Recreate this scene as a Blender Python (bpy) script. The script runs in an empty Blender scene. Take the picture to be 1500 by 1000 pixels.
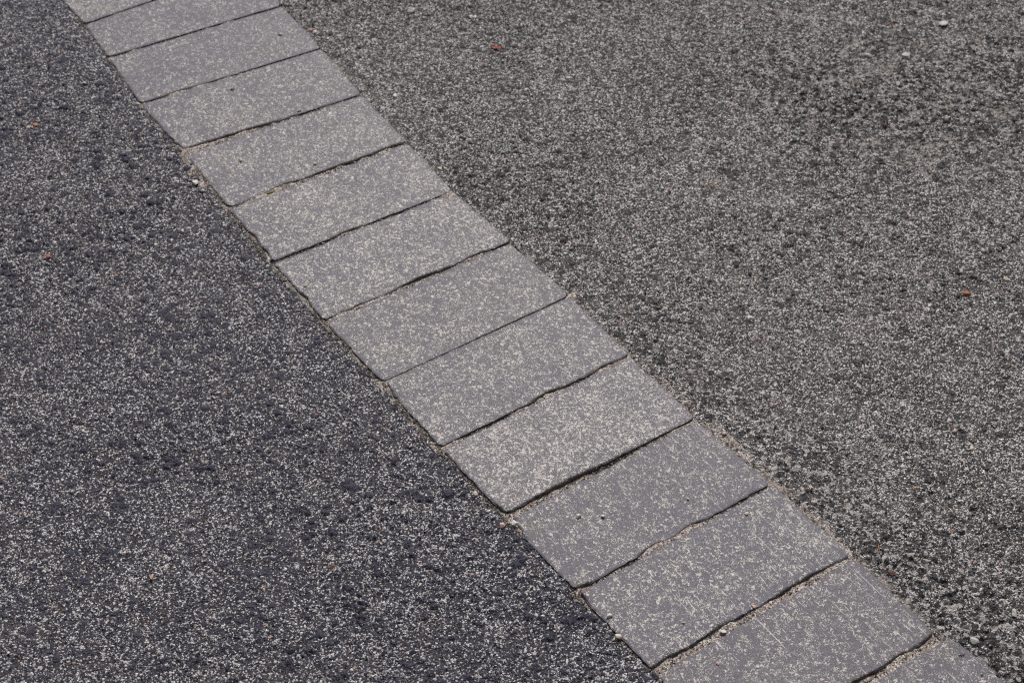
import bpy, math, random
import numpy as np

C = bpy.context.scene.collection
S = bpy.context.scene
RNG = np.random.default_rng(7)
random.seed(7)

# ------------------------------------------------------------------ camera, sky, sun, exposure
PITCH, CAM_H, FPX = math.radians(42.65), 1.6745, 2740.0        # focal length in pixels of a 1500 px wide frame
cam_d = bpy.data.cameras.new('camera')
cam = bpy.data.objects.new('camera', cam_d); C.objects.link(cam)
cam.location = (0, 0, CAM_H)
cam.rotation_euler = (math.pi / 2 - PITCH, 0, 0)
cam_d.sensor_width = 36.0
cam_d.lens = 36.0 * FPX / 1500.0
cam_d.clip_start, cam_d.clip_end = 0.05, 200.0
cam_d.dof.use_dof = True
cam_d.dof.focus_distance = 2.26
cam_d.dof.aperture_fstop = 9.0
S.camera = cam

SUN_EL, SUN_AZ = math.radians(45), math.radians(4)             # azimuth clockwise from +Y: the light comes from beyond the picture's top
world = bpy.data.worlds.new('World'); S.world = world; world.use_nodes = True
wn = world.node_tree.nodes; wn.clear()
sky = wn.new('ShaderNodeTexSky'); sky.sky_type = 'NISHITA'; sky.sun_disc = False
sky.sun_elevation = SUN_EL; sky.sun_rotation = SUN_AZ
sky.dust_density = 8.0; sky.air_density = 1.0; sky.ozone_density = 0.5
bg = wn.new('ShaderNodeBackground'); bg.inputs['Strength'].default_value = 0.08
wo = wn.new('ShaderNodeOutputWorld')
veil = wn.new('ShaderNodeHueSaturation'); veil.inputs['Saturation'].default_value = 0.35      # thin white cloud
world.node_tree.links.new(sky.outputs[0], veil.inputs['Color']); world.node_tree.links.new(veil.outputs[0], bg.inputs[0]); world.node_tree.links.new(bg.outputs[0], wo.inputs[0])
sun_d = bpy.data.lights.new('sun', 'SUN'); sun = bpy.data.objects.new('sun', sun_d); C.objects.link(sun)
sun_d.energy = 3.5; sun_d.angle = math.radians(1.2); sun_d.color = (1.0, 0.95, 0.94)
sun.rotation_euler = (-(math.pi / 2 - SUN_EL), 0, -SUN_AZ)
sun.location = (0, 3, 5)
S.view_settings.view_transform = 'Standard'; S.view_settings.look = 'None'
S.view_settings.exposure = -0.48; S.view_settings.gamma = 1.0; S.view_settings.use_curve_mapping = False
S.render.engine = 'CYCLES'
S.cycles.use_denoising = False
S.cycles.pixel_filter_type = 'BLACKMAN_HARRIS'; S.cycles.filter_width = 1.15
S.cycles.max_bounces = 4; S.cycles.diffuse_bounces = 3

# ------------------------------------------------------------------ where things lie: photograph pixels (1500 x 1000) to the ground
CP, SP = math.cos(PITCH), math.sin(PITCH)
def ground(px, py, z=0.0):
    a, b = (px - 750) / FPX, (500 - py) / FPX
    d = np.array([a, CP + b * SP, -SP + b * CP])
    t = (z - CAM_H) / d[2]
    return np.array([d[0] * t, d[1] * t])
ANG, O = math.radians(-56.241), np.array([-0.64199, 2.45742])
D = np.array([math.cos(ANG), math.sin(ANG)]); N = np.array([-D[1], D[0]])
W, STEP = 0.30, 0.14238
def to_uv(p):
    q = np.asarray(p) - O
    return q @ D, q @ N
def to_xy(u, v):
    return O[0] + u * D[0] + v * N[0], O[1] + u * D[1] + v * N[1]

# ------------------------------------------------------------------ numeric noise
def h01(ix, iy, k):
    x = (ix.astype(np.int64) * 374761393 + iy.astype(np.int64) * 668265263 + k * 2147483647) & 0xFFFFFFFF
    x = ((x ^ (x >> 13)) * 1274126177) & 0xFFFFFFFF
    x = ((x ^ (x >> 16)) * 2246822519) & 0xFFFFFFFF
    x = x ^ (x >> 15)
    return x / 4294967296.0
def vnoise(x, y, cell, k):
    x = np.asarray(x, float) / cell; y = np.asarray(y, float) / cell
    ix, iy = np.floor(x), np.floor(y); fx, fy = x - ix, y - iy
    fx = fx * fx * (3 - 2 * fx); fy = fy * fy * (3 - 2 * fy)
    a, b = h01(ix, iy, k), h01(ix + 1, iy, k); c, d = h01(ix, iy + 1, k), h01(ix + 1, iy + 1, k)
    return (a * (1 - fx) + b * fx) * (1 - fy) + (c * (1 - fx) + d * fx) * fy
def fbm(x, y, cell, k, oct=3):
    s, a, t = 0, 1.0, 0
    for i in range(oct):
        s = s + a * vnoise(x, y, cell / 2 ** i, k + 17 * i); t += a; a *= 0.5
    return s / t
def worley(x, y, cell, k, jit=0.9):
    x = x / cell; y = y / cell
    ix, iy = np.floor(x), np.floor(y)
    f1 = np.full(x.shape, 9.0); f2 = np.full(x.shape, 9.0)
    cx = np.zeros(x.shape); cy = np.zeros(x.shape)
    for i in (-1, 0, 1):
        for j in (-1, 0, 1):
            px = ix + i + 0.5 + (h01(ix + i, iy + j, k) - 0.5) * jit
            py = iy + j + 0.5 + (h01(ix + i, iy + j, k + 1) - 0.5) * jit
            d = np.hypot(x - px, y - py)
            near = d < f1
            f2 = np.where(near, f1, np.minimum(f2, d))
            cx = np.where(near, ix + i, cx); cy = np.where(near, iy + j, cy)
            f1 = np.where(near, d, f1)
    return f1, f2, h01(cx, cy, k + 5), h01(cx, cy, k + 6)
def sstep(a, b, x):
    t = np.clip((x - a) / (b - a), 0, 1)
    return t * t * (3 - 2 * t)

# ------------------------------------------------------------------ materials
class NT:
    def __init__(s, name):
        s.m = bpy.data.materials.new(name); s.m.use_nodes = True
        s.t = s.m.node_tree; s.t.nodes.clear()
    def n(s, typ, **kw):
        o = s.t.nodes.new(typ)
        for k, v in kw.items(): setattr(o, k, v)
        return o
    def put(s, sock, val):
        if isinstance(val, bpy.types.NodeSocket): s.t.links.new(val, sock)
        else: sock.default_value = val
    def math(s, op, a, b=None, clamp=False):
        o = s.n('ShaderNodeMath', operation=op); o.use_clamp = clamp
        s.put(o.inputs[0], a)
        if b is not None: s.put(o.inputs[1], b)
        return o.outputs[0]
    def noise(s, vec, scale, detail=2.0, rough=0.5, dist=0.0):
        o = s.n('ShaderNodeTexNoise')
        s.put(o.inputs['Vector'], vec); o.inputs['Scale'].default_value = scale
        o.inputs['Detail'].default_value = detail; o.inputs['Roughness'].default_value = rough
        o.inputs['Distortion'].default_value = dist
        return o
    def voro(s, vec, scale, feature='F1', rand=1.0):
        o = s.n('ShaderNodeTexVoronoi', feature=feature)
        s.put(o.inputs['Vector'], vec); o.inputs['Scale'].default_value = scale
        o.inputs['Randomness'].default_value = rand
        return o
    def ramp(s, fac, lo, hi, a=0.0, b=1.0):
        o = s.n('ShaderNodeMapRange', interpolation_type='SMOOTHSTEP')
        s.put(o.inputs[0], fac); s.put(o.inputs[1], lo); s.put(o.inputs[2], hi)
        s.put(o.inputs[3], a); s.put(o.inputs[4], b)
        return o.outputs[0]
    def mix(s, fac, a, b):
        o = s.n('ShaderNodeMix', data_type='RGBA')
        s.put(o.inputs[0], fac)
        s.put(o.inputs[6], a if isinstance(a, bpy.types.NodeSocket) else (*a, 1))
        s.put(o.inputs[7], b if isinstance(b, bpy.types.NodeSocket) else (*b, 1))
        return o.outputs[2]
    def attr(s, name, typ='GEOMETRY'):
        o = s.n('ShaderNodeAttribute', attribute_name=name, attribute_type=typ)
        return o
    def vadd(s, a, b):
        o = s.n('ShaderNodeVectorMath', operation='ADD'); s.put(o.inputs[0], a); s.put(o.inputs[1], b)
        return o.outputs[0]
    def vscale(s, a, k):
        o = s.n('ShaderNodeVectorMath', operation='SCALE'); s.put(o.inputs[0], a); s.put(o.inputs[3], k)
        return o.outputs[0]
    def mapping(s, vec, scale=(1, 1, 1), rot=(0, 0, 0)):
        o = s.n('ShaderNodeMapping'); s.put(o.inputs[0], vec)
        o.inputs['Scale'].default_value = scale; o.inputs['Rotation'].default_value = rot
        return o.outputs[0]
    def bump(s, height, dist, strength=1.0, normal=None):
        o = s.n('ShaderNodeBump'); o.inputs['Strength'].default_value = strength; o.inputs['Distance'].default_value = dist
        s.put(o.inputs['Height'], height)
        if normal is not None: s.put(o.inputs['Normal'], normal)
        return o.outputs[0]
    def out(s, col, rough, normal=None, spec=0.5):
        b = s.n('ShaderNodeBsdfPrincipled'); o = s.n('ShaderNodeOutputMaterial')
        s.put(b.inputs['Base Color'], col if isinstance(col, bpy.types.NodeSocket) else (*col, 1))
        s.put(b.inputs['Roughness'], rough); s.put(b.inputs['Specular IOR Level'], spec)
        if normal is not None: s.put(b.inputs['Normal'], normal)
        s.t.links.new(b.outputs[0], o.inputs[0])
        return s.m

def asphalt_material(name, dark, pale, cover, dust_col, dust):
    t = NT(name)
    pos = t.n('ShaderNodeNewGeometry').outputs['Position']
    warp = t.noise(pos, 160, 2.0)
    wv = t.vadd(pos, t.vscale(warp.outputs['Color'], 0.0030))
    # crumbs of about 3 mm and of about 2 mm, each its own tone; pale ones are partly sun glints painted in
    va = t.voro(wv, 470); vb = t.voro(wv, 740)
    ra = t.n('ShaderNodeSeparateColor'); t.put(ra.inputs[0], va.outputs['Color'])
    rb = t.n('ShaderNodeSeparateColor'); t.put(rb.inputs[0], vb.outputs['Color'])
    area = t.noise(pos, 9, 3.0, 0.6).outputs['Fac']
    area2 = t.noise(pos, 55, 2.0, 0.6).outputs['Fac']
    shift = t.math('ADD', t.math('MULTIPLY', t.math('SUBTRACT', area, 0.5), 0.14), t.math('MULTIPLY', t.math('SUBTRACT', area2, 0.5), 0.12))
    tone = t.attr('tone').outputs['Fac']; sand = t.attr('sand').outputs['Fac']; cav = t.attr('cavity').outputs['Fac']
    # big dark stones keep few crumbs on top
    bare = t.ramp(tone, 0.72, 0.95, 0.0, 0.14)
    key = t.math('SUBTRACT', t.math('ADD', ra.outputs[0], shift), bare)
    fa = t.ramp(key, 1.0 - cover * 0.85, 1.04 - cover * 0.85)
    keyb = t.math('SUBTRACT', t.math('ADD', rb.outputs[0], shift), bare)
    fb = t.ramp(keyb, 1.0 - cover * 0.75, 1.05 - cover * 0.75)
    fine = t.noise(pos, 760, 2.0, 0.6).outputs['Fac']
    fc = t.ramp(fine, 0.62, 0.68, 0.0, 0.5)
    base = t.mix(t.ramp(tone, 0, 1), tuple(x * 0.6 for x in dark), tuple(x * 1.3 for x in dark))
    base = t.mix(t.math('MULTIPLY', t.ramp(area2, .3, .7), 0.5), base, tuple(x * 1.5 for x in dark))
    palev = t.mix(ra.outputs[1], tuple(x * 0.55 for x in pale), tuple(min(0.8, x * 1.3) for x in pale))
    pb = t.mix(rb.outputs[1], tuple(x * 0.5 for x in pale), tuple(min(0.8, x * 1.2) for x in pale))
    col = t.mix(t.math('MULTIPLY', fc, 0.8), base, tuple(x * 0.6 for x in pale))
    vc = t.voro(t.vadd(pos, t.vscale(warp.outputs['Color'], 0.006)), 165)
    rc = t.n('ShaderNodeSeparateColor'); t.put(rc.inputs[0], vc.outputs['Color'])
    coarse = t.attr('coarse').outputs['Fac']
    fd = t.ramp(t.math('ADD', rc.outputs[0], t.math('MULTIPLY', coarse, 0.22)), 1.00, 1.03)
    fe = t.ramp(t.math('ADD', rc.outputs[1], t.math('MULTIPLY', coarse, 0.35)), 1.00, 1.03)
    grain = t.attr('grain').outputs['Fac']; crest = t.attr('crest').outputs['Fac']
    fg = t.ramp(t.math('SUBTRACT', t.math('ADD', grain, shift), bare), 1.02 - cover * 0.55, 1.06 - cover * 0.55)
    fg = t.math('MULTIPLY', fg, t.ramp(t.math('ADD', crest, t.math('MULTIPLY', t.math('SUBTRACT', fine, 0.5), 0.5)), 0.10, 0.24))
    # dust that has settled between the stones
    dn = t.noise(pos, 14, 3.0, 0.65).outputs['Fac']
    col = t.mix(t.math('MULTIPLY', t.math('MULTIPLY', cav, t.ramp(t.math('ADD', dn, t.math('MULTIPLY', t.math('SUBTRACT', fine, 0.5), 1.6)), 0.45, 0.62)), dust), col, dust_col)
    col = t.mix(fb, col, pb)
    col = t.mix(fa, col, palev)
    col = t.mix(fg, col, t.mix(t.ramp(fine, 0.3, 0.7), tuple(x * 0.7 for x in pale), tuple(min(0.8, x * 1.15) for x in pale)))
    col = t.mix(fe, col, t.mix(rc.outputs[2], tuple(x * 0.8 for x in dark), tuple(x * 2.2 for x in dark)))
    col = t.mix(t.math('MULTIPLY', fd, 0.9), col, t.mix(t.math('MULTIPLY', rc.outputs[2], fine), tuple(x * 0.55 for x in pale), pale))
    # the odd orange or reddish crumb
    og = t.ramp(ra.outputs[2], 0.9972, 0.9978)
    col = t.mix(og, col, t.mix(rb.outputs[2], (0.50, 0.17, 0.07), (0.55, 0.33, 0.20)))
    sn = t.noise(pos, 420, 3.0, 0.7).outputs['Fac']
    sandc = t.mix(t.ramp(sn, 0.35, 0.68), (0.13, 0.11, 0.09), (0.55, 0.50, 0.44))
    col = t.mix(t.math('MULTIPLY', sand, t.ramp(t.math('ADD', sn, t.math('MULTIPLY', sand, 0.4)), 0.52, 0.66)), col, sandc)
    hgt = t.math('ADD', t.math('MULTIPLY', va.outputs['Distance'], -0.7), t.math('MULTIPLY', fine, 0.5))
    hgt = t.math('ADD', hgt, t.math('MULTIPLY', t.math('MAXIMUM', fa, fb), 0.35))
    nrm = t.bump(hgt, 0.0022, 1.0)
    return t.out(col, t.ramp(fine, .3, .7, 0.55, 0.85), nrm, 0.45)

M = {}
M['road'] = asphalt_material('dark_asphalt', (0.023, 0.0235, 0.042), (0.66, 0.64, 0.645), 0.175, (0.14, 0.12, 0.115), 0.30)
M['pavement'] = asphalt_material('worn_asphalt', (0.028, 0.026, 0.030), (0.68, 0.65, 0.635), 0.235, (0.24, 0.21, 0.19), 0.55)

def sett_material():
    t = NT('speckled_stone')
    tc = t.n('ShaderNodeTexCoord').outputs['Object']
    seed = t.attr('seed', 'OBJECT').outputs['Fac']; dens = t.attr('flecks', 'OBJECT').outputs['Fac']
    warm = t.attr('warm', 'OBJECT').outputs['Fac']; scr = t.attr('scratches', 'OBJECT').outputs['Fac']
    cmb = t.n('ShaderNodeCombineXYZ'); t.put(cmb.inputs[0], seed); t.put(cmb.inputs[1], t.math('MULTIPLY', seed, 1.7)); t.put(cmb.inputs[2], t.math('MULTIPLY', seed, 0.6))
    p = t.vadd(tc, cmb.outputs[0])
    edge = t.attr('edge').outputs['Fac']
    big = t.noise(p, 11, 3.0, 0.6).outputs['Fac']
    mid = t.noise(p, 45, 2.0, 0.5).outputs['Fac']
    n1 = t.noise(p, 250, 2.0, 0.6, 1.0).outputs['Fac']
    n2 = t.noise(p, 620, 1.0, 0.5, 0.3).outputs['Fac']
    n3 = t.noise(p, 190, 1.5, 0.55, 1.6).outputs['Fac']
    n4 = t.noise(p, 120, 2.0, 0.6).outputs['Fac']
    sh = t.math('ADD', t.math('MULTIPLY', t.math('SUBTRACT', big, 0.5), 0.11), t.math('MULTIPLY', t.math('SUBTRACT', mid, 0.5), 0.10))
    sh = t.math('ADD', t.math('SUBTRACT', sh, 0.036), dens)
    sh = t.math('SUBTRACT', sh, t.math('MULTIPLY', edge, 0.07))
    f1 = t.ramp(t.math('ADD', n1, sh), 0.575, 0.602)
    # thin winding pale pits, broken into short lengths
    line = t.math('SUBTRACT', 1.0, t.math('MULTIPLY', t.math('ABSOLUTE', t.math('SUBTRACT', n3, 0.5)), 14.0))
    line = t.math('MULTIPLY', t.ramp(line, 0.35, 0.65), t.ramp(t.math('ADD', n4, t.math('MULTIPLY', sh, 1.2)), 0.44, 0.50))
    f2 = t.math('MAXIMUM', t.ramp(t.math('ADD', n2, t.math('MULTIPLY', sh, 0.8)), 0.61, 0.66, 0.0, 0.55), line)
    st = t.mapping(p, (45, 420, 45), (0, 0, math.radians(-14)))
    s1 = t.ramp(t.math('ADD', t.noise(st, 1.0, 2.0, 0.55).outputs['Fac'], t.math('MULTIPLY', sh, 0.6)), 0.62, 0.68)
    st2 = t.mapping(p, (9, 560, 9), (0, 0, math.radians(17)))
    s2 = t.ramp(t.noise(st2, 1.0, 1.0, 0.5).outputs['Fac'], 0.705, 0.74, 0.0, 0.9)
    sc = t.math('MULTIPLY', t.math('MAXIMUM', s1, s2), scr)
    fl = t.math('MAXIMUM', t.math('MAXIMUM', f1, f2), sc)
    base = t.mix(warm, (0.078, 0.078, 0.118), (0.089, 0.077, 0.106))
    base = t.mix(t.ramp(big, 0.3, 0.7, 0.0, 0.6), base, (0.096, 0.091, 0.118))
    grain = t.noise(p, 900, 2.0, 0.6).outputs['Fac']
    base = t.mix(t.ramp(grain, 0.35, 0.65, 0.0, 0.6), base, (0.068, 0.066, 0.084))
    br = t.noise(p, 17, 3.0, 0.65).outputs['Fac']
    base = t.mix(t.ramp(br, 0.56, 0.72, 0.0, 0.55), base, (0.095, 0.080, 0.068))
    pale = t.mix(t.ramp(grain, 0.3, 0.7), (0.40, 0.38, 0.36), (0.68, 0.645, 0.605))
    col = t.mix(t.math('MULTIPLY', fl, 0.97), base, pale)
    side = t.attr('side').outputs['Fac']
    dirt = t.noise(p, 190, 3.0, 0.65).outputs['Fac']
    col = t.mix(side, col, t.mix(t.ramp(dirt, 0.35, 0.7), (0.06, 0.05, 0.042), (0.16, 0.13, 0.105)))
    h = t.math('ADD', t.math('MULTIPLY', fl, -0.4), t.math('MULTIPLY', grain, 0.5))
    nrm = t.bump(h, 0.0009, 0.8)
    return t.out(col, t.ramp(grain, .3, .7, 0.5, 0.7), nrm, 0.5)
M['sett'] = sett_material()

def sand_material():
    t = NT('joint_sand')
    pos = t.n('ShaderNodeNewGeometry').outputs['Position']
    n = t.noise(pos, 450, 3.0, 0.7).outputs['Fac']; b = t.noise(pos, 40, 3.0, 0.6).outputs['Fac']
    v = t.voro(pos, 600)
    r = t.n('ShaderNodeSeparateColor'); t.put(r.inputs[0], v.outputs['Color'])
    c = t.mix(t.ramp(n, 0.36, 0.64), (0.14, 0.115, 0.10), (0.58, 0.52, 0.47))
    c = t.mix(t.ramp(r.outputs[0], 0.80, 0.82), c, (0.70, 0.66, 0.62))
    c = t.mix(t.ramp(r.outputs[1], 0.95, 0.96), c, (0.42, 0.24, 0.16))
    c = t.mix(t.ramp(r.outputs[2], 0.84, 0.86), c, (0.055, 0.05, 0.05))
    c = t.mix(t.ramp(b, 0.5, 0.72, 0.0, 0.6), c, (0.17, 0.13, 0.10))
    return t.out(c, 0.9, t.bump(t.math('ADD', n, t.math('MULTIPLY', v.outputs['Distance'], -0.5)), 0.0012, 0.9), 0.3)
M['sand'] = sand_material()

def grain_material():
    t = NT('loose_grains')
    pos = t.n('ShaderNodeNewGeometry').outputs['Position']
    c = t.attr('grain_colour').outputs['Color']
    n = t.noise(pos, 900, 2.0, 0.6).outputs['Fac']
    o = t.n('ShaderNodeMix', data_type='RGBA', blend_type='MULTIPLY'); o.inputs[0].default_value = 1.0
    t.put(o.inputs[6], c); t.put(o.inputs[7], t.mix(t.ramp(n, .3, .7), (0.75, 0.73, 0.72), (1, 1, 1)))
    return t.out(o.outputs[2], 0.7, None, 0.4)
M['grains'] = grain_material()

def pebble_material(name, col, stain):
    t = NT(name)
    tc = t.n('ShaderNodeTexCoord').outputs['Object']
    n = t.noise(tc, 340, 3.0, 0.65).outputs['Fac']; g = t.noise(tc, 1300, 2.0, 0.6).outputs['Fac']
    c = t.mix(t.ramp(n, 0.50, 0.66, 0.0, 0.75), col, stain)
    c = t.mix(t.ramp(g, 0.35, 0.65, 0.0, 0.35), c, tuple(x * 0.6 for x in col))
    return t.out(c, 0.65, t.bump(g, 0.0003, 0.4), 0.4)
PEB = {
    'white': pebble_material('white_quartz', (0.72, 0.69, 0.65), (0.50, 0.43, 0.36)),
    'cream': pebble_material('cream_stone', (0.66, 0.55, 0.43), (0.62, 0.60, 0.56)),
    'pink': pebble_material('pink_stone', (0.66, 0.45, 0.38), (0.70, 0.62, 0.56)),
    'brown': pebble_material('red_brown_stone', (0.085, 0.035, 0.030), (0.20, 0.06, 0.05)),
    'orange': pebble_material('orange_brick', (0.46, 0.135, 0.055), (0.50, 0.24, 0.13)),
    'grey': pebble_material('pale_grey_stone', (0.50, 0.50, 0.49), (0.30, 0.30, 0.31)),
    'straw': pebble_material('dry_straw', (0.60, 0.26, 0.08), (0.45, 0.17, 0.05)),
    'leaf': pebble_material('dead_red_leaf', (0.40, 0.075, 0.060), (0.20, 0.09, 0.07)),
    'moss': pebble_material('yellow_moss', (0.20, 0.19, 0.030), (0.12, 0.13, 0.025)),
    'pip': pebble_material('brown_husk', (0.42, 0.26, 0.17), (0.60, 0.48, 0.38)),
}

# ------------------------------------------------------------------ helpers
def mesh(name, verts, faces, mat, smooth=True):
    me = bpy.data.meshes.new(name)
    verts = np.ascontiguousarray(verts, np.float32); faces = np.ascontiguousarray(faces, np.int32)
    k = faces.shape[1]
    me.vertices.add(len(verts)); me.vertices.foreach_set('co', verts.ravel())
    me.loops.add(faces.size); me.loops.foreach_set('vertex_index', faces.ravel())
    me.polygons.add(len(faces)); me.polygons.foreach_set('loop_start', np.arange(0, faces.size, k, dtype=np.int32))
    try: me.polygons.foreach_set('loop_total', np.full(len(faces), k, np.int32))
    except Exception: pass
    me.polygons.foreach_set('use_smooth', np.full(len(faces), smooth, bool))
    me.update(calc_edges=True); me.validate()
    me.materials.append(mat)
    return me
def add_attr(me, name, vals):
    a = me.attributes.new(name, 'FLOAT', 'POINT'); a.data.foreach_set('value', np.ascontiguousarray(vals, np.float32))
def link(name, me, parent=None, loc=(0, 0, 0), rz=0.0, kind=None):
    o = bpy.data.objects.new(name, me); C.objects.link(o)
    o.location = loc; o.rotation_euler = (0, 0, rz)
    if parent: o.parent = parent
    if kind: o['kind'] = kind
    return o
def grid_faces(nu, nv):
    i = np.arange(nu * nv).reshape(nu, nv)
    return np.stack([i[:-1, :-1], i[1:, :-1], i[1:, 1:], i[:-1, 1:]], -1).reshape(-1, 4)

# ------------------------------------------------------------------ the two asphalt surfaces
CORN = [ground(*p) for p in ((0, 0), (1500, 0), (1500, 1000), (0, 1000))]
def seen(x, y, m):
    """Inside the ground the photograph covers, widened by m metres."""
    k = np.ones(x.shape, bool)
    for i in range(4):
        a, b = CORN[i], CORN[(i + 1) % 4]
        e = b - a; nn = np.array([e[1], -e[0]]) / np.hypot(*e)
        k &= ((x - a[0]) * nn[0] + (y - a[1]) * nn[1]) > -m
    return k
# ends of the joints between the setts, at the road side and at the pavement side
JL = [(107, 18), (157, 84), (205, 152), (268, 223), (335, 304), (399, 384), (475, 470), (560, 560), (645, 656), (740, 757), (844, 867), (957, 984)]
JR = [(365, -48), (414, 8), (472, 70), (530, 138), (597, 208), (665, 279), (750, 353), (835, 433), (925, 520), (1020, 613), (1132, 708), (1250, 813), (1376, 930)]
JL = [to_uv(ground(*p)) for p in JL]; JR = [to_uv(ground(*p)) for p in JR]
JL[0] = (JR[0][0] + 0.006, JL[0][1])
JL.append((JR[12][0] + 0.004, 0.002))
for _ in range(3):
    JL.insert(0, (JL[0][0] - STEP + random.uniform(-.004, .004), JL[0][1])); JR.insert(0, (JR[0][0] - STEP + random.uniform(-.004, .004), JR[0][1]))
for _ in range(4):
    JL.append((JL[-1][0] + STEP + random.uniform(-.004, .004), JL[-1][1])); JR.append((JR[-1][0] + STEP + random.uniform(-.004, .004), JR[-1][1]))
LA, RA = np.array(JL), np.array(JR)
def side_v(u, side):
    t = LA if side == 0 else RA
    return np.interp(u, t[:, 0], t[:, 1])

def edge_wobble(u, side):
    return (fbm(u, np.full_like(u, 3.1 + side), 0.05, 91 + side, 3) - 0.5) * 0.008

def asphalt_height(x, y, u, v, side):
    """Height, tone of each stone, sand cover, hollow: numbers per point."""
    k = 100 * (side + 1)
    wx = x + (vnoise(x, y, 0.004, k + 31) - 0.5) * 0.003; wy = y + (vnoise(x, y, 0.004, k + 33) - 0.5) * 0.003
    coarse = sstep(0.35, 0.7, fbm(x, y, 0.18, k + 41, 3))
    f1, f2, r, q = worley(wx, wy, 0.0105 if side == 0 else 0.0095, k)
    g1, g2, s, s2 = worley(wx, wy, 0.0034 if side == 0 else 0.0037, k + 9)
    dome = sstep(0.0, 0.40, f2 - f1)
    fine = sstep(0.0, 0.50, g2 - g1)
    big = (q > 0.42)
    h = np.where(big, dome * (0.0008 + 0.0018 * r), 0.0) * (0.7 + 0.6 * coarse)
    h = h + fine * (0.0006 + 0.0020 * s) * np.where(big, 0.55, 1.0)
    h = h + (fbm(x, y, 0.025, k + 51, 3) - 0.5) * 0.0022 + (fbm(x, y, 0.35, k + 61, 2) - 0.5) * 0.004
    h = h - 0.0036
    e = side_v(u, 0) - v if side == 0 else v - side_v(u, 1)      # distance from the stones
    e = e + edge_wobble(u, side)
    if side == 0:
        reach = 0.002 + 0.010 * fbm(u, e, 0.03, 71, 3)
        h = h - 0.0009 * (1 - sstep(0.0, 0.010, e))
    else:
        low = sstep(0.2, 1.5, u)
        reach = 0.002 + (0.006 + 0.030 * low) * fbm(u, e, 0.05, 73, 3) ** 1.3
        h = h - 0.0007 * (1 - sstep(0.0, 0.03, e))
    level = -0.0060 + 0.0024 * (1 - sstep(0.0, 1.0, e / reach)) * (0.5 + fbm(x, y, 0.015, k + 81, 2))
    fill = sstep(-0.0006, 0.0004, level - h) * (1 - sstep(0.8, 1.6, e / reach))
    cavity = 1 - sstep(-0.0036, -0.0016, h)
    if side == 1:                                        # a worn sandy patch further off
        px, py = ground(1345, 135)
        rr = np.hypot((x - px) / 0.22, (y - py) / 0.20)
        patch = (1 - sstep(0.3, 1.3, rr)) * sstep(0.35, 0.6, fbm(x, y, 0.05, 77, 3))
        fill = np.maximum(fill, 0.85 * patch * cavity)
    worn = np.zeros(x.shape)
    if side == 1:
        worn = np.maximum(1 - sstep(0.5, 1.6, rr), (1 - sstep(0.03, 0.16, e)) * sstep(0.7, 1.6, u))
        h = h + worn * 0.0014 * (dome - 0.4)
    return np.maximum(h, np.where(fill > 0.3, level, h)), r * big + s * 0.5 * (~big), fill, cavity, worn, s2, g2 - g1

FINE = 0.0017
for side, name, mat in ((0, 'road', M['road']), (1, 'pavement', M['pavement'])):
    us = []; vs = []
    for cpt in CORN:
        a, b = to_uv(cpt); us.append(a); vs.append(b)
    m = 0.22
    u0, u1 = min(us) - m, max(us) + m
    v0, v1 = (min(vs) - m, 0.030) if side == 0 else (W - 0.030, max(vs) + m)
    nu, nv = int((u1 - u0) / FINE) + 1, int((v1 - v0) / FINE) + 1
    ug, vg = np.meshgrid(u0 + np.arange(nu) * FINE, v0 + np.arange(nv) * FINE, indexing='ij')
    ug, vg = ug.ravel(), vg.ravel()
    xg, yg = to_xy(ug, vg)
    keep = seen(xg, yg, m)
    f = grid_faces(nu, nv); f = f[keep[f].all(1)]
    used = np.zeros(nu * nv, bool); used[f.ravel()] = True
    new = np.cumsum(used) - 1; f = new[f]
    ug, vg, xg, yg = ug[used], vg[used], xg[used], yg[used]
    h, tone, fill, cav, worn, grain, crest = asphalt_height(xg, yg, ug, vg, side)
    inside = vg - side_v(ug, 0) if side == 0 else side_v(ug, 1) - vg
    h = np.where(inside > 0.002, np.minimum(h, -0.012), h)
    jx = (RNG.random(len(xg)) - .5) * FINE * 0.5; jy = (RNG.random(len(xg)) - .5) * FINE * 0.5
    me = mesh(name, np.stack([xg + jx, yg + jy, h], 1), f, mat)
    add_attr(me, 'tone', tone); add_attr(me, 'sand', fill); add_attr(me, 'cavity', cav); add_attr(me, 'coarse', worn); add_attr(me, 'grain', grain); add_attr(me, 'crest', crest)
    link(name, me, kind='structure')
    print(name, len(h), len(f))

# the same ground further out
far = 60.0
pts = [to_xy(-far, -far), to_xy(far, -far), to_xy(far, far), to_xy(-far, far)]
me = mesh('ground', [(p[0], p[1], -0.022) for p in pts], [(0, 1, 2, 3)], M['pavement'], False)
link('ground', me, kind='structure')

# ------------------------------------------------------------------ the band of setts
GAP = [(4, 4)] * 3 + [(3, 3), (4, 2.5), (3.5, 2), (7, 3.5), (5, 5), (5, 2.5), (6, 4), (2, 1.2), (4.5, 4), (9, 3.5), (5, 4), (10, 5), (5, 4)] + [(5, 5)] * 4
GAP = [(a * .6e-3, b * .6e-3) for a, b in GAP]
strip_u0, strip_u1 = JL[0][0], JL[-1][0]

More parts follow.
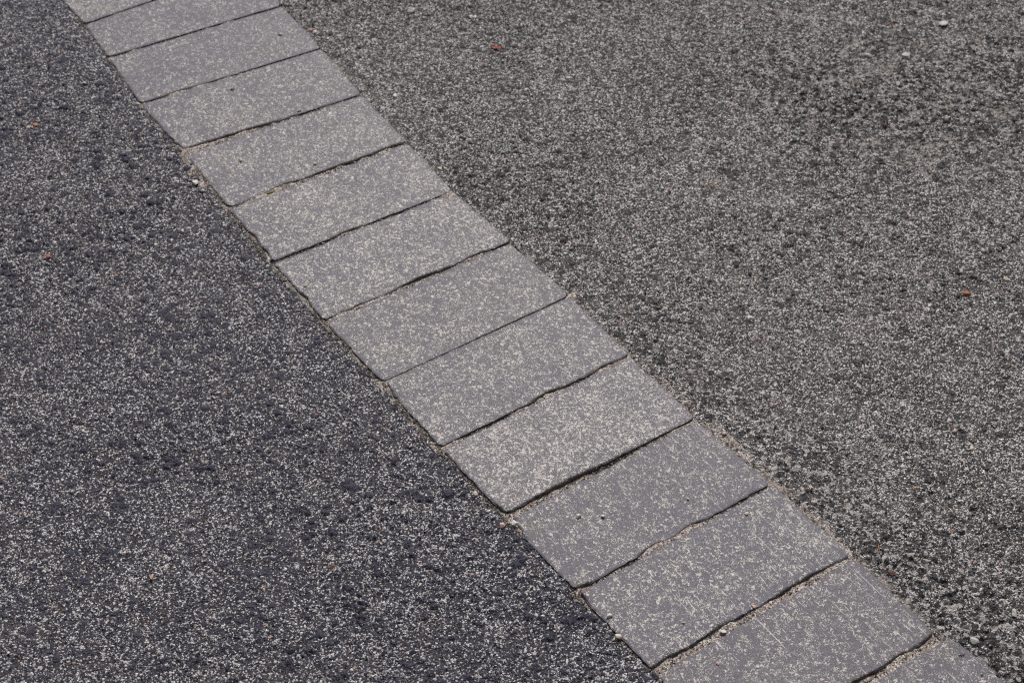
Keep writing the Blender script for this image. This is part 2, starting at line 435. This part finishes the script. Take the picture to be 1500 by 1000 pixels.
du = 0.003
nu, nv = int((strip_u1 - strip_u0) / du) + 1, int((W + 0.024) / du) + 1
ug, vg = np.meshgrid(strip_u0 + np.arange(nu) * du, -0.012 + np.arange(nv) * du, indexing='ij'); ug, vg = ug.ravel(), vg.ravel()
xg, yg = to_xy(ug, vg)
zb = -0.0027 + (fbm(ug, vg, 0.02, 301, 3) - 0.5) * 0.0045 + (vnoise(ug, vg, 0.004, 305) - 0.5) * 0.0014
zb = zb + (fbm(ug, vg, 0.07, 307, 2) - 0.5) * 0.0045
tight = JL[10][0] + (JR[10][0] - JL[10][0]) * vg / W      # this joint is packed nearly flush
zb = np.where(np.abs(ug - tight) < 0.006, -0.0007 + (vnoise(ug, vg, 0.012, 309) - .5) * 0.0012, zb)
zb = np.minimum(zb, -0.0009 + (vnoise(ug, vg, 0.009, 311) - .5) * 0.0008)
near_edge = np.minimum(vg - side_v(ug, 0), side_v(ug, 1) - vg)
zb = zb - 0.0022 * (1 - sstep(-0.002, 0.006, near_edge))
bed = link('paving_strip', mesh('paving_strip', np.stack([xg, yg, zb], 1), grid_faces(nu, nv), M['sand']), kind='structure')

def spaced(length, near=(0, .0007, .0016, .003, .005, .008, .012), step=.0055):
    a = list(near); n = int((length - 2 * near[-1]) / step)
    inner = np.linspace(near[-1], length - near[-1], n + 1)[1:-1]
    return np.array(a + list(inner) + [length - x for x in reversed(a)]) / length
# broken places on an edge: (sett, edge, place along it 0..1, half width m, how far in m, how deep m)
CHIPS = {
    4: [('front', .22, .03, .002, .002)],
    5: [('front', .10, .035, .006, .005), ('front', .33, .05, .004, .004), ('left', .95, .02, .004, .004)],
    6: [('front', .31, .022, .008, .005), ('front', .60, .06, .003, .003), ('front', .88, .02, .003, .003)],
    7: [('left', .55, .012, .004, .004), ('left', .82, .012, .004, .004), ('front', .40, .020, .003, .003)],
    8: [('front', .52, .03, .004, .003), ('front', .80, .02, .003, .003), ('left', .62, .01, .003, .003)],
    9: [('right', .1, .03, .004, .003)],
    10: [('front', .55, .020, .006, .004), ('left', .08, .012, .004, .003), ('front', .85, .02, .003, .003)],
    11: [('right', .20, .02, .003, .002), ('left', .95, .014, .004, .003), ('front', .3, .05, .003, .003)],
    12: [('front', .39, .016, .006, .004), ('front', .58, .014, .006, .004), ('left', .05, .018, .006, .006), ('front', .04, .01, .004, .004)],
    13: [('front', .34, .02, .005, .004), ('front', .08, .02, .005, .004), ('left', .06, .01, .004, .003), ('front', .75, .04, .003, .003)],
    14: [('front', .55, .035, .012, .007), ('front', .80, .02, .004, .004), ('front', .98, .02, .006, .004)],
}
LOOK = {  # flecks, warm, scratches
    3: (.010, .2, 0), 4: (.006, .2, .1), 5: (.022, .3, 0), 6: (.028, .3, 0), 7: (.045, .3, .1), 8: (.045, .2, .2), 9: (.028, .8, .3),
    10: (.032, .4, .5), 11: (.055, .4, .4), 12: (.008, .7, .8), 13: (.018, .5, 1.0), 14: (.008, .9, .9), 15: (.012, .8, .6)}
SHIFTED = {15: (to_uv(ground(1391, 929)), to_uv(ground(1545, 1048)))}      # a stone that sticks out on the pavement side
def build_sett(i):
    a0, b0, a1, b1 = JL[i], JR[i], JL[i + 1], JR[i + 1]
    g0, g1 = GAP[i], GAP[i + 1]
    if i in SHIFTED: b0, b1 = SHIFTED[i]
    p00 = np.array([a0[0] + g0[0] * .6, a0[1]]); p01 = np.array([b0[0] + g0[1] * .6, b0[1]])
    p10 = np.array([a1[0] - g1[0] * .4, a1[1]]); p11 = np.array([b1[0] - g1[1] * .4, b1[1]])
    Lu, Lv = STEP, W
    s, t = np.meshgrid(spaced(Lu), spaced(Lv), indexing='ij')
    ns, ntt = s.shape
    # distances to the four edges, corners rounded
    rc = 0.006 + 0.006 * h01(np.array([i]), np.array([3]), 5)[0]
    x = (s - .5) * Lu; y = (t - .5) * Lv
    cx, cy = np.abs(x) - (Lu / 2 - rc), np.abs(y) - (Lv / 2 - rc)
    m = (cx > 0) & (cy > 0)
    nx, ny = cx / rc, cy / rc
    x = np.where(m, np.sign(x) * (Lu / 2 - rc + rc * nx * np.sqrt(np.clip(1 - ny * ny / 2, 0, 1))), x)
    y = np.where(m, np.sign(y) * (Lv / 2 - rc + rc * ny * np.sqrt(np.clip(1 - nx * nx / 2, 0, 1))), y)
    s2, t2 = x / Lu + .5, y / Lv + .5
    P = (p00 * ((1 - s2) * (1 - t2))[..., None] + p01 * ((1 - s2) * t2)[..., None] + p10 * (s2 * (1 - t2))[..., None] + p11 * (s2 * t2)[..., None])
    U, V = P[..., 0], P[..., 1]
    dist = {'back': s * Lu, 'front': (1 - s) * Lu, 'left': t * Lv, 'right': (1 - t) * Lv}
    along = {'back': t, 'front': t, 'left': s, 'right': s}
    z = np.zeros_like(U); edge = np.zeros_like(U); broken = np.zeros_like(U)
    for e, dd in dist.items():
        k = 400 + i * 11 + len(e)
        al = along[e] * (Lv if e in ('back', 'front') else Lu)
        rough = 0.0022 * fbm(al, al * 0 + i, 0.02, k, 3) + 0.0014 * vnoise(al, al * 0 + i, 0.004, k + 3)
        drop = 0.0001 + 0.0013 * fbm(al, al * 0 + i, 0.03, k + 5, 3)
        for c in CHIPS.get(i, []):
            if c[0] == e:
                ll = Lv if e in ('back', 'front') else Lu
                bell = np.exp(-((al - c[1] * ll) / c[2]) ** 2) * (0.6 + 0.8 * fbm(al, al * 0, 0.008, k + 7, 2))
                rough = rough + bell * c[3]; drop = drop + bell * c[4]
                broken = np.maximum(broken, np.clip(bell * 1.6 - .25, 0, 1) * np.clip(1.25 - dd / (0.0016 + 1.1 * c[4]), 0, 1))
        fall = np.clip(1 - dd / 0.010, 0, 1) ** 2
        rough = rough + 0.0022 * sstep(0.62, 0.80, vnoise(al, al * 0 + i, 0.007, k + 9))
        inn = 0.62 * rough * fall
        if e in ('front', 'back'):
            gj = (g1 if e == 'front' else g0); loose = np.clip((gj[0] + (gj[1] - gj[0]) * t) / 0.0034, 0.25, 1.3)
            rough = rough * loose; drop = drop * loose; inn = 0.62 * rough * fall
        if e == 'back': U = U + inn
        if e == 'front': U = U - inn
        if e == 'left': V = V + inn
        if e == 'right': V = V - inn
        r = 0.0012 + drop * 1.2
        z = z - drop * np.clip(1 - dd / r, 0, 1) ** 2
        edge = np.maximum(edge, np.clip(1 - dd / 0.006, 0, 1))
    hz = h01(np.array([i, i, i]), np.array([1, 2, 3]), 77)
    z = z + 0.0012 * (hz[0] - .5) + (s - .5) * (0.0010 + 0.0012 * (hz[1] - .5)) + (t - .5) * 0.0016 * (hz[2] - .5)
    z = z + (fbm(U, V, 0.05, 500 + i, 3) - .5) * 0.0012 + (fbm(U, V, 0.009, 520 + i, 2) - .5) * 0.0004
    uc, vc = U.mean(), V.mean()
    top = np.stack([U - uc, V - vc, z], -1)
    ring = np.concatenate([np.arange(ntt), ntt * np.arange(1, ns) + ntt - 1, (ns - 1) * ntt + np.arange(ntt - 2, -1, -1), ntt * np.arange(ns - 2, 0, -1)])
    T = top.reshape(-1, 3); R0 = T[ring]
    rows = []
    for k, (dz, ins) in enumerate(((-.0022, .0000), (-.006, .0004), (-.028, .0012))):
        q = R0.copy(); q[:, :2] *= (1 - ins / 0.09); q[:, 2] += dz
        q[:, 0] += (vnoise(R0[:, 1], R0[:, 0], 0.006, 600 + i + k) - .5) * .0012
        q[:, 1] += (vnoise(R0[:, 0], R0[:, 1], 0.006, 630 + i + k) - .5) * .0012
        rows.append(q)
    verts = np.concatenate([T] + rows); nR = len(ring)
    faces = [grid_faces(ns, ntt)]
    prev = ring
    for k in range(3):
        cur = len(T) + k * nR + np.arange(nR)
        faces.append(np.stack([np.roll(prev, -1), prev, cur, np.roll(cur, -1)], 1)); prev = cur
    me = mesh('sett', verts, np.concatenate(faces), M['sett'])
    add_attr(me, 'edge', np.concatenate([edge.ravel()] + [np.ones(nR)] * 3))
    add_attr(me, 'side', np.concatenate([broken.ravel() * .85, np.full(nR, .75), np.ones(nR), np.ones(nR)]))
    cxy = to_xy(uc, vc)
    o = link('sett', me, bed, (cxy[0], cxy[1], 0), ANG)
    fl, wm, sc = LOOK.get(i, (.02, .5, .3))
    o['seed'] = 3.7 * i + 1.3; o['flecks'] = fl; o['warm'] = wm; o['scratches'] = sc
    return o
for i in range(len(JL) - 1): build_sett(i)

# ------------------------------------------------------------------ loose sand and grit (nobody could count it)
OCT = np.array([(1, 0, 0), (0, 1, 0), (-1, 0, 0), (0, -1, 0), (0, 0, 1), (0, 0, -1)], float)
OCF = np.array([(0, 1, 4), (1, 2, 4), (2, 3, 4), (3, 0, 4), (1, 0, 5), (2, 1, 5), (3, 2, 5), (0, 3, 5)])
def scatter(name, x, y, z, size, cols, sink=0.35):
    n = len(x)
    sh = OCT[None] * (0.6 + 0.7 * RNG.random((n, 6, 1))) + (RNG.random((n, 6, 3)) - .5) * 0.5
    sh[:, :, 2] *= 0.75
    a = RNG.random(n) * 6.283; c, s = np.cos(a)[:, None], np.sin(a)[:, None]
    st = (0.75 + 0.7 * RNG.random(n))[:, None]
    X = sh[:, :, 0] * st; Y = sh[:, :, 1] / st
    P = np.stack([X * c - Y * s, X * s + Y * c, sh[:, :, 2]], -1) * (size * 0.5)[:, None, None]
    P[:, :, 0] += x[:, None]; P[:, :, 1] += y[:, None]; P[:, :, 2] += (z + size * (0.5 - sink) * 0.7)[:, None]
    F = (OCF[None] + 6 * np.arange(n)[:, None, None]).reshape(-1, 3)
    me = mesh(name, P.reshape(-1, 3), F, M['grains'], False)
    at = me.attributes.new('grain_colour', 'FLOAT_COLOR', 'POINT')
    cc = np.ones((n, 6, 4), np.float32); cc[:, :, :3] = cols[:, None, :]
    at.data.foreach_set('color', cc.ravel())
    return link(name, me, kind='stuff')
def pick(n, table):
    w = np.array([r[0] for r in table]); w = w / w.sum()
    k = RNG.choice(len(table), n, p=w)
    return np.array([r[1] for r in table])[k] * (0.65 + 0.5 * RNG.random((n, 1)))
SANDY = [(4, (.62, .56, .50)), (2, (.70, .67, .63)), (2, (.48, .38, .30)), (1.0, (.54, .44, .38)), (.2, (.50, .24, .13)), (3.6, (.06, .06, .065)), (1.0, (.34, .29, .24))]
GRIT = [(6, (.60, .59, .57)), (3, (.42, .41, .40)), (2, (.48, .43, .37)), (.16, (.52, .20, .09)), (.45, (.50, .38, .30)), (3.5, (.05, .05, .06))]

# in the joints
U, V = [], []
for i in range(2, len(JL) - 2):
    g = GAP[i]; n = 260
    t = RNG.random(n) ** 1.0
    gw = g[0] + (g[1] - g[0]) * t
    u = JL[i][0] + (JR[i][0] - JL[i][0]) * t + gw * (RNG.random(n) * 1.0 - 0.4)
    U.append(u); V.append(JL[i][1] + (JR[i][1] - JL[i][1]) * t)
# along both sides of the band
for side, n in ((0, 8000), (1, 4200)):
    u = strip_u0 + .3 + RNG.random(n) * (strip_u1 - strip_u0 - .6)
    e = RNG.random(n) ** 1.6 * (0.007 if side == 0 else 0.011) - 0.0005
    if side == 1: e = e * (0.5 + 1.4 * vnoise(u, u * 0, 0.05, 812))
    clump = (fbm(u, u * 0 + side, 0.04, 815, 3) > 0.42) & (fbm(u, e, 0.008, 818, 2) > (0.40 if side == 0 else 0.48))
    u, e = u[clump], e[clump]
    # the edge follows the stones
    ev = side_v(u, side)
    U.append(u); V.append(ev - e if side == 0 else ev + e)
U, V = np.concatenate(U), np.concatenate(V)
x, y = to_xy(U, V); k = seen(x, y, .1); x, y, U, V = x[k], y[k], U[k], V[k]
sz = 0.0010 + 0.0022 * RNG.random(len(x)) ** 2.5
scatter('sand', x, y, np.full(len(x), -0.0030) + RNG.random(len(x)) * 0.0012, sz, pick(len(x), SANDY), .3)

# grit lying on the asphalt
xs, ys, zs, ss, cs = [], [], [], [], []
for side, per in ((0, 9000), (1, 14000)):
    n = int(per * 6.0)
    lo = np.min(CORN, 0) - .1; hi = np.max(CORN, 0) + .1
    x = lo[0] + RNG.random(n) * (hi[0] - lo[0]); y = lo[1] + RNG.random(n) * (hi[1] - lo[1])
    q = (np.stack([x, y], 1) - O); u, v = q @ D, q @ N
    k = seen(x, y, .1) & ((v < -0.004) if side == 0 else (v > W + 0.004))
    x, y, u, v = x[k], y[k], u[k], v[k]
    h = asphalt_height(x, y, u, v, side)[0]
    size = 0.0013 + 0.0024 * RNG.random(len(x)) ** 2.2
    big = RNG.random(len(x)) < (.0012 if side == 0 else .0030); size = np.where(big, size * 1.6 + 0.002, size)
    xs.append(x); ys.append(y); zs.append(h); ss.append(size); cs.append(pick(len(x), GRIT) * (0.85 if side == 0 else 1.0))
scatter('grit', *[np.concatenate(q) for q in (xs, ys, zs, ss, cs)], .55)

# ------------------------------------------------------------------ single pebbles and scraps
def blob(seed, flat=0.7, rough=0.35):
    """A broken, faceted stone of unit width: a coarse ball cut by a few planes."""
    r = np.random.default_rng(seed)
    vs = [(0, 0, 1), (0, 0, -1)]; fs = []
    R_, S_ = 4, 8
    for i in range(1, R_ + 1):
        ph = math.pi * i / (R_ + 1)
        for j in range(S_):
            th = 2 * math.pi * (j + .5 * (i % 2)) / S_
            vs.append((math.sin(ph) * math.cos(th), math.sin(ph) * math.sin(th), math.cos(ph)))
    ix = lambda i, j: 2 + i * S_ + j % S_
    for j in range(S_):
        fs.append((0, ix(0, j), ix(0, j + 1))); fs.append((1, ix(R_ - 1, j + 1), ix(R_ - 1, j)))
        for i in range(R_ - 1):
            fs.append((ix(i, j), ix(i + 1, j), ix(i, j + 1))); fs.append((ix(i + 1, j), ix(i + 1, j + 1), ix(i, j + 1)))
    P = np.array(vs)
    for _ in range(7):
        n = r.normal(size=3); n /= np.linalg.norm(n); d = 0.38 + 0.4 * r.random()
        over = P @ n - d; P = P - np.clip(over, 0, None)[:, None] * n
    P *= 1 + (r.random((len(P), 1)) - .5) * rough * .5
    P[:, 2] *= flat
    P[:, 0] *= 1.15 + .3 * r.random(); P[:, :2] /= np.abs(P[:, :2]).max() * 2 / 1.0
    P[:, 2] /= max(np.abs(P[:, 2]).max(), 1e-6) / (.5 * flat)
    return P, np.array(fs)
def surface_z(px, py):
    u, v = to_uv(ground(px, py))
    if side_v(u, 0) - .001 < v < side_v(u, 1) + .001:
        for i in range(len(JL)):
            j = JL[i][0] + (JR[i][0] - JL[i][0]) * v / W
            if abs(u - j) < 0.004: return -0.0022
        return 0.0002
    x, y = ground(px, py)
    a = np.array
    return float(asphalt_height(a([x]), a([y]), a([u]), a([v]), 0 if v < W / 2 else 1)[0][0])
def pebble(px, py, wide, mat, label, name='pebble', cat='pebble', flat=0.48, group='loose pebbles', long=1.0, turn=None):
    """wide: width in photograph pixels."""
    z = surface_z(px, py); x, y = ground(px, py, z)
    dist = math.sqrt(x * x + y * y + CAM_H ** 2); w = 0.95 * wide * dist / FPX
    sd = int(px * 7 + py * 13)
    P, F = blob(sd, flat)
    P = P * w; P[:, 0] *= long
    P[:, 2] -= P[:, 2].min() * 0.55
    me = mesh(name, P, F, PEB[mat], False)
    o = link(name, me, None, (x, y, z), (sd % 628) / 100 if turn is None else turn)
    o['label'] = label; o['category'] = cat
    if group: o['group'] = group
    return o
for p in (
    (410, 51, 8, 'white', 'small white pebble lying on the sett near the top right edge of the band'),
    (340, 130, 9, 'cream', 'cream pebble on a sett just below the third joint from the top'),
    (438, 162, 9, 'white', 'pale pebble resting across a dark joint beneath the cream pebble'),
    (352, 235, 7, 'pink', 'small brownish pink pebble near the middle of the fourth sett'),
    (462, 240, 6, 'cream', 'tiny cream pebble on the fourth sett, a hand right of a pink one'),
    (202, 154, 10, 'white', 'white pebble at the road edge where the upper joint of the third sett ends'),
    (394, 382, 13, 'white', 'white block-shaped pebble wedged at a sett corner on the dark road side'),
    (447, 418, 9, 'white', 'white pebble on a sett beside the road edge, below the block-shaped pebble'),
    (277, 257, 9, 'cream', 'upper of two cream pebbles in the sand at the road edge'),
    (285, 269, 12, 'white', 'larger pale pebble just below a cream one in the road edge sand'),
    (297, 279, 8, 'white', 'small round white pebble below two pale ones at the road edge'),
    (748, 603, 10, 'pink', 'pink pebble stuck in the joint in the middle of the band'),
    (847, 757, 11, 'white', 'white pebble with a brown underside on the scratched sett'),
    (884, 756, 8, 'white', 'small white pebble right of the brown bottomed pebble'),
    (1008, 730, 6, 'white', 'tiny white pebble near the right end of the scratched sett'),
    (1093, 752, 8, 'cream', 'round cream pebble near the pavement end of a scratched sett'),
    (1103, 888, 8, 'pink', 'salmon pink pebble just above the lowest long joint'),
    (892, 903, 13, 'white', 'flat whitish chip on the sett near the road edge at the bottom'),
    (906, 932, 12, 'cream', 'cream pebble leaning against the sett side near the bottom'),
    (1001, 912, 8, 'pink', 'pinkish white pebble in the middle of the lowest whole sett'),
    (1059, 926, 11, 'white', 'white pebble stuck in the lowest long joint'),
    (1051, 971, 7, 'pink', 'small pink pebble near the bottom edge of the picture'),
    (1110, 976, 6, 'white', 'tiny white pebble near the bottom edge, right of a pink one'),
    (754, 766, 13, 'white', 'pale angular pebble on the broken corner of a sett'),
    (735, 770, 13, 'pink', 'pink pebble in the sand left of the broken sett corner'),
    (697, 723, 9, 'cream', 'cream pebble at the road edge above a broken sett corner'),
    (1304, 839, 16, 'brown', 'dark red brown stone lying in the sand on the pavement side'),
    (455, 45, 6, 'orange', 'bright orange pebble at the top of the pavement edge'),
    (461, 48, 9, 'white', 'pale pebble touching the bright orange one at the pavement edge'),
    (1061, 635, 9, 'pink', 'pink pebble on the pavement edge halfway down the band'),
    (1398, 631, 9, 'pink', 'pale pink pebble alone on the pavement near the picture edge'),
    (1424, 657, 10, 'cream', 'cream pebble below a pale pink one on the pavement'),
    (1474, 410, 10, 'cream', 'cream pebble on the pavement right of the orange brick crumb'),
    (1399, 455, 8, 'pink', 'small pinkish pebble below the orange brick crumb'),
    (690, 26, 9, 'white', 'white pebble on the pavement near the top, above the red leaf scrap'),
    (603, 18, 14, 'grey', 'grey stone on the pavement near the top edge of the picture'),
    (579, 142, 11, 'white', 'whitish stone on the pavement close to the band, left of its twin'),
    (620, 147, 11, 'grey', 'pale grey stone on the pavement right of a whitish one'),
    (1382, 37, 17, 'grey', 'triangular pale stone in the sandy patch of the pavement'),
    (1327, 84, 17, 'grey', 'long pale stone in the middle of the sandy patch'),
    (1271, 84, 14, 'grey', 'flat pale stone at the near side of the sandy patch'),
    (1315, 125, 13, 'grey', 'pale stone at the lower rim of the sandy patch'),
    (1427, 940, 17, 'grey', 'big pale grey stone beside the lowest sett on the pavement side'),
    (1436, 920, 10, 'white', 'white pebble just above the big grey stone by the lowest sett'),
    (1486, 899, 15, 'grey', 'rough pale stone on the pavement at the lower picture edge'),
    (198, 234, 9, 'white', 'white pebble on the dark road beside the fourth sett'),
    (52, 184, 10, 'orange', 'orange pebble on the dark road near the upper left'),
    (40, 188, 8, 'cream', 'cream pebble touching an orange one on the dark road'),
    (72, 376, 10, 'orange', 'orange pebble on the dark road at the far left'),
    (124, 122, 7, 'white', 'little white pebble on the dark road in the far upper part'),
    (228, 847, 6, 'cream', 'tiny cream pebble on the dark road by a brown husk'),
    (644, 247, 8, 'cream', 'yellowish pebble on the pavement edge in the upper half'),
): pebble(*p)
pebble(1415, 431, 14, 'orange', 'bright orange brick crumb on the grey pavement', 'brick_crumb', 'brick crumb', .5, None)
pebble(222, 846, 7, 'pip', 'slender brown husk lying on the dark road at the bottom', 'husk', 'husk', .5, None, 1.9, 1.9)
pebble(395, 283, 9, 'moss', 'yellow green moss tuft in the joint below the fourth sett', 'moss_tuft', 'moss', .6, None, 1.7, .5)

def straw(px, py, length, turn, label, bend=.15):
    """A thin dry stalk: a bent tapering six-sided tube."""
    z = surface_z(px, py) + 0.0022; x, y = ground(px, py, z)
    w = length * math.sqrt(x * x + y * y + CAM_H ** 2) / FPX
    P, F = [], []
    for i in range(7):
        s = i / 6 - .5; r = 0.0007 * (1 - 0.7 * abs(s) * 1.6)
        for j in range(6):
            th = j * math.pi / 3
            P.append((s * w, bend * w * (0.25 - s * s) * 2 + r * math.cos(th), r * math.sin(th) + 0.0008 * math.sin(5 * s)))
    for i in range(6):
        for j in range(6):
            a, b = i * 6 + j, i * 6 + (j + 1) % 6; F.append((a, b, b + 6, a + 6))
    o = link('straw', mesh('straw', P, F, PEB['straw']), None, (x, y, z), turn)
    o['label'] = label; o['category'] = 'straw'; o['group'] = 'bits of dry straw'
straw(1340, 714, 12, 2.1, 'short orange straw on the pavement right of the band')
straw(1288, 802, 12, 1.6, 'orange straw standing near the pavement end of a joint')
straw(1306, 34, 16, .5, 'orange straw across the pavement near the top right')
straw(1042, 273, 24, -.2, 'long brown straw lying alone on the middle of the pavement')
straw(1298, 181, 9, 1.5, 'tiny orange straw just below the sandy patch')
straw(487, 829, 16, .1, 'orange straw on the dark road towards the bottom')

z = surface_z(727, 72) + 0.001; lx, ly = ground(727, 72, z)
P, F = [], []
for i in range(9):
    s = i / 8 - .5; wd = 0.0032 * math.cos(s * 2.6) + 0.0003
    for j in range(4):
        q = j / 3 - .5
        P.append((s * 0.022, q * 2 * wd + 0.004 * s * s * 8 * .3, 0.0015 + 0.0025 * abs(q) * 1.5 + 0.0014 * math.sin(7 * s)))
n0 = len(P); P += [(a, b, c - 0.0004) for a, b, c in P]
for i in range(8):
    for j in range(3):
        a = i * 4 + j; F.append((a, a + 4, a + 5, a + 1)); F.append((n0 + a, n0 + a + 1, n0 + a + 5, n0 + a + 4))
o = link('leaf_scrap', mesh('leaf_scrap', P, F, PEB['leaf']), None, (lx, ly, z), -.5)
o['label'] = 'curled dark red leaf scrap on the pavement near the top'; o['category'] = 'leaf'
